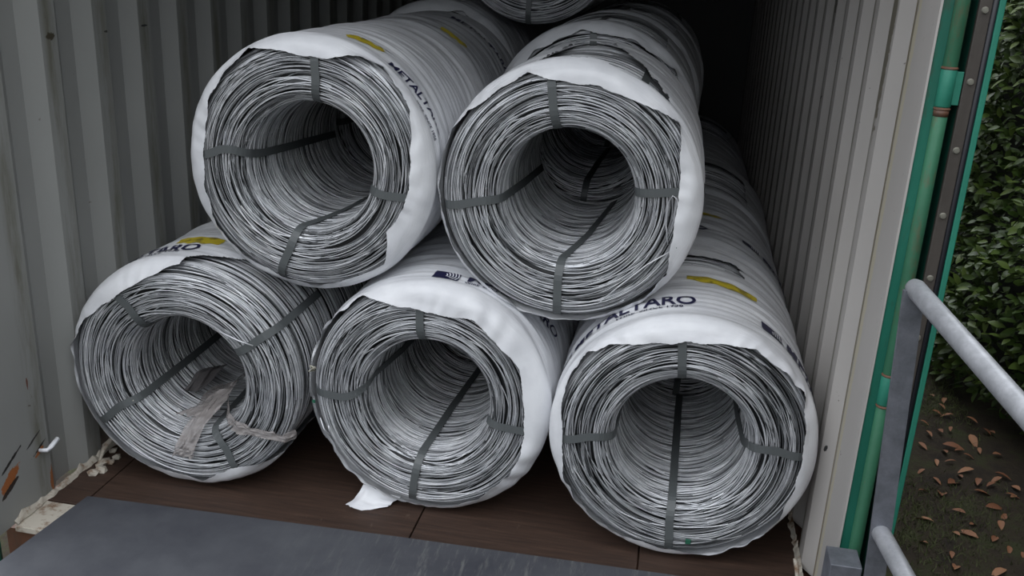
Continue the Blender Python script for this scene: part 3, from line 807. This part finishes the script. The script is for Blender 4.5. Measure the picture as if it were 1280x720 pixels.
def rel(p): return tuple(Vector(p) - Vector(cl))
sheet('film_corner', [[rel((-.925, 2.497, .004)), rel((-.905, 2.522, .012)), rel((-.885, 2.557, .05))],
                      [rel((-.895, 2.477, .004)), rel((-.88, 2.512, .022)), rel((-.86, 2.552, .045))],
                      [rel((-.85, 2.482, .004)), rel((-.84, 2.512, .016)), rel((-.82, 2.552, .030))],
                      [rel((-.79, 2.512, .004)), rel((-.78, 2.532, .010)), rel((-.76, 2.562, .016))]], 18, 10, M['film'], .0025, 5, front['LM'][0])['label'] = 'loose corner of white film on the floor'

# sheer film shreds over the third upper-left coil front is its own rim; clear plastic in the lower-left coil
scrap = empty('plastic_scrap', local('LL', .20, .04, 300)); tag(scrap, 'crumpled clear plastic wrap lying in the bore of the lower left coil', 'plastic wrap')
o_ = Vector(scrap.location)
def q(r, t, a): return tuple(local('LL', r, t, a) - o_)
sheet('crumpled_sheet', [[q(.14, .38, 288), q(.17, .36, 272), q(.185, .34, 256)],
                         [q(.12, .27, 296), q(.145, .25, 274), q(.178, .24, 252)],
                         [q(.125, .17, 305), q(.14, .14, 280), q(.178, .14, 254)],
                         [q(.165, .09, 296), q(.165, .06, 270), q(.183, .08, 246)]], 46, 34, M['sheer'], .010, 3, scrap)
sheet('crumpled_sheet', [[q(.13, .20, 300), q(.12, .18, 280), q(.16, .17, 262)],
                         [q(.145, .11, 302), q(.14, .10, 278), q(.165, .10, 264)],
                         [q(.18, .02, 288), q(.175, .02, 277), q(.182, .03, 266)],
                         [q(.235, -.012, 278), q(.232, -.014, 270), q(.235, -.012, 262)],
                         [q(.272, -.012, 275), q(.275, -.014, 268), q(.272, -.012, 261)]], 46, 20, M['sheer'], .006, 9, scrap)
sheet('twisted_tail', [[q(.13, .15, 304), q(.165, .13, 300)], [q(.175, .05, 315), q(.20, .03, 308)], [q(.215, -.006, 325), q(.24, -.010, 318)],
                       [q(.255, -.014, 331), q(.275, -.014, 325)], [q(.31, -.014, 334), q(.325, -.014, 329)], [q(.355, -.004, 336), q(.375, .0, 332)], [q(.378, .03, 338), q(.395, .04, 334)]], 60, 12, M['sheer'], .0035, 12, scrap)
sheet('smoky_sheet', [[q(.14, .42, 250), q(.155, .40, 240), q(.18, .38, 232)], [q(.13, .34, 248), q(.14, .30, 236), q(.175, .30, 226)], [q(.15, .22, 250), q(.165, .20, 240), q(.182, .20, 232)]], 18, 14, M['darkfilm'], .008, 15, scrap)

# ------------------------------------------------------------------ hedge, fallen leaves, grass
def leaf_geo(L, Wd, fold=.25, curl=.15):
    """12 quads: a folded, slightly curled leaf along +x"""
    st = [0, .2, .45, .7, .9, 1.0]; wd = [0.08, .72, 1.0, .78, .36, .03]; V = []; Fc = []
    for s_, w_ in zip(st, wd):
        z = -curl * L * s_ * s_
        V += [(s_ * L, -w_ * Wd / 2, z + fold * w_ * Wd / 2), (s_ * L, 0, z), (s_ * L, w_ * Wd / 2, z + fold * w_ * Wd / 2)]
    for i in range(5):
        a = i * 3; Fc += [(a, a + 3, a + 4, a + 1), (a + 1, a + 4, a + 5, a + 2)]
    return np.array(V), np.array(Fc)
hedge = empty('laurel_hedge', (1.95, 5.5, -0.16)); tag(hedge, 'dense dark green laurel hedge growing beyond the open green door', 'hedge')
def hx(y, z):                                  # face of the hedge
    return 1.47 + .09 * math.sin(y * 2.1 + 1) + .07 * math.sin(z * 3.0 + y) + .05 * math.sin(y * 5.3 + z * 4.1)
HL = hedge.location
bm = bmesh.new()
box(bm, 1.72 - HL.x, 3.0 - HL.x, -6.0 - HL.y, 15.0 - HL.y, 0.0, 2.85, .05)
core = bm_obj('shade_core', bm, M['hedge_core'], hedge)  # solid box, the hedge's inner shade put into its near-black colour
LV, LF = leaf_geo(.056, .027)
def rot_leaf(g):
    out = Vector((-1, -.25, .2)); dirv = (out + Vector((g.gauss(0, .7), g.gauss(0, .8), g.gauss(0, .7) - .1))).normalized()
    nrm = (Vector((-.5, -.25, .9)) + Vector((g.gauss(0, .5), g.gauss(0, .5), g.gauss(0, .4))))
    y_ = nrm.cross(dirv).normalized(); z_ = dirv.cross(y_)
    return Matrix((dirv, y_, z_)).transposed()
g = random.Random(4)
cand = []
for i in range(30000):
    y = g.uniform(2.9, 10.5); z = g.uniform(-.12, 2.75)
    dp = abs(g.gauss(0, .075)); x = hx(y, z) + dp
    if z < .25: x += (.25 - z) * .25
    cand.append((x, y, z, rot_leaf(g), g.uniform(.7, 1.25), dp))
for i in range(9000):
    y = g.uniform(-6, 2.9); z = g.uniform(-.12, 2.75); dp = abs(g.gauss(0, .08))
    cand.append((hx(y, z) + dp, y, z, rot_leaf(g), g.uniform(1.2, 1.9), dp))
for i in range(3500):
    y = g.uniform(-6, 12); x = g.uniform(1.5, 3.0)
    cand.append((x, y, 2.7 + g.uniform(0, .12), rot_leaf(g), g.uniform(1.2, 1.8), 0))
def screen(p):
    v = np.array([p[0], p[1], p[2] - CAMH]) @ RM
    return 640 + F_PX * v[0] / v[2], 360 + F_PX * v[1] / v[2], v[2]
def seen(c_):
    u, v, w = screen(c_)
    return w > 0 and u < 1290 and -10 < v < 600 and c_[5] < .03 and u > 1255 - max(v, 0) * .205 
vis = [i for i, c_ in enumerate(cand) if seen(c_)]
vis.sort(key=lambda i: screen(cand[i])[2] / cand[i][4]); single = set(vis[:300])
lm = np_mesh('leaf', LV, LF); lm.materials.append(M['leaf']); lm.shade_smooth()
for i in sorted(single):
    x, y, z, R3, s_, _ = cand[i]
    o = bpy.data.objects.new('leaf', lm); COL.objects.link(o); o.parent = hedge
    o.matrix_local = Matrix.Translation(Vector((x, y, z)) - HL) @ (R3 * s_).to_4x4()
rest = [c_ for i, c_ in enumerate(cand) if i not in single]
RR = np.array([[list(r) for r in c_[3]] for c_ in rest]) * np.array([c_[4] for c_ in rest])[:, None, None]
PP = np.array([[c_[0] - HL.x, c_[1] - HL.y, c_[2] - HL.z] for c_ in rest])
VV = np.einsum('nij,kj->nki', RR, LV) + PP[:, None, :]
FF = LF[None] + (np.arange(len(rest)) * len(LV))[:, None, None]
me = np_mesh('leaf_mass', VV.reshape(-1, 3), FF.reshape(-1, 4)); me.shade_smooth()
lo_ = link('leaf_mass', me, M['leaf'], hedge); lo_['kind'] = 'stuff'

# dry leaves on the ground
DV, DF = leaf_geo(.085, .036, .45, .25)
dm = np_mesh('fallen_leaf', DV, DF); dm.materials.append(M['dead']); dm.shade_smooth()
def ground_at(u, v, z=-.15):
    r = RM @ np.array([u - 640, v - 360, F_PX]); s_ = (z - CAMH) / r[2]; return r[0] * s_, r[1] * s_
big = [((1178, 557), 1.0, 'slender brown leaf on the grass, second largest near the post'), ((1212, 546), .95, 'curled light brown leaf catching the light on the dark grass'),
       ((1185, 605), 1.15, 'wide curled leaf pair spread flat on the grass'), ((1177, 620), 1.0, 'dark curled leaf just below the wide one'),
       ((1167, 652), 1.1, 'tan oval leaf nearest the bottom pipe'), ((1223, 672), 1.0, 'pale tan leaf near the lower right of the grass'),
       ((1232, 633), .85, 'buff oval leaf halfway down the grass strip'), ((1217, 613), .95, 'folded rust brown leaf in the middle of the grass'),
       ((1217, 588), .8, 'small tan leaf above the folded rust one'), ((1258, 710), .9, 'orange brown leaf at the bottom edge of the photo'),
       ((1193, 712), .75, 'small red brown leaf at the bottom edge beside the pipe'), ((1243, 592), .75, 'brown leaf close to the hedge foot')]
small = [(1167, 498), (1172, 507), (1181, 500), (1165, 515), (1150, 527), (1191, 521), (1207, 524), (1157, 540), (1148, 554), (1178, 543), (1193, 565), (1204, 569), (1183, 568), (1223, 562), (1226, 538), (1156, 587), (1166, 597), (1203, 598), (1224, 599), (1245, 605), (1252, 598), (1257, 617), (1263, 622), (1207, 641), (1258, 642), (1200, 669), (1241, 676), (1262, 681), (1190, 689), (1277, 688), (1148, 613), (1251, 650), (1243, 545), (1275, 614), (1195, 578), (1212, 655), (1170, 575), (1188, 536), (1240, 570), (1160, 680)]
gl = random.Random(21)
for (uv, s_, lab) in big + [(p, gl.uniform(.45, .7), None) for p in small]:
    X, Y = ground_at(*uv); o = bpy.data.objects.new('fallen_leaf', dm); COL.objects.link(o)
    gz = -0.16 + 0.012 * math.sin(X * 3.1) * math.cos(Y * 2.3)
    o.location = (X, Y, gz + .012); o.rotation_euler = (gl.uniform(-.3, .3), gl.uniform(-.2, .2), gl.uniform(0, 6.28)); o.scale = (s_, s_, s_)
    tag(o, lab or 'small dry brown leaf scattered on the dark grass by the hedge', 'leaf', 'dry leaves fallen on the grass')
# short grass
g = random.Random(8); V = []; Fc = []
for i in range(26000):
    x = g.uniform(.64, 1.42); y = g.uniform(2.3, 6.0)
    if math.sin(x * 5 + y * 3) + math.sin(y * 7 - x * 2) + g.gauss(0, .8) < .2: continue
    h = g.uniform(.008, .026); a = g.uniform(0, 6.28); w = .0022; lx, ly = g.gauss(0, .012), g.gauss(0, .012)
    gz = -0.16 + 0.012 * math.sin(x * 3.1) * math.cos(y * 2.3); b0 = len(V)
    V += [(x - w * math.cos(a), y - w * math.sin(a), gz), (x + w * math.cos(a), y + w * math.sin(a), gz), (x + lx, y + ly, gz + h)]
    Fc.append((b0, b0 + 1, b0 + 2))
gr = link('grass', np_mesh('grass', np.array(V), np.array(Fc)), M['grass'])
tag(gr, 'sparse short dark grass and moss beside the hedge', 'grass', kind='stuff')
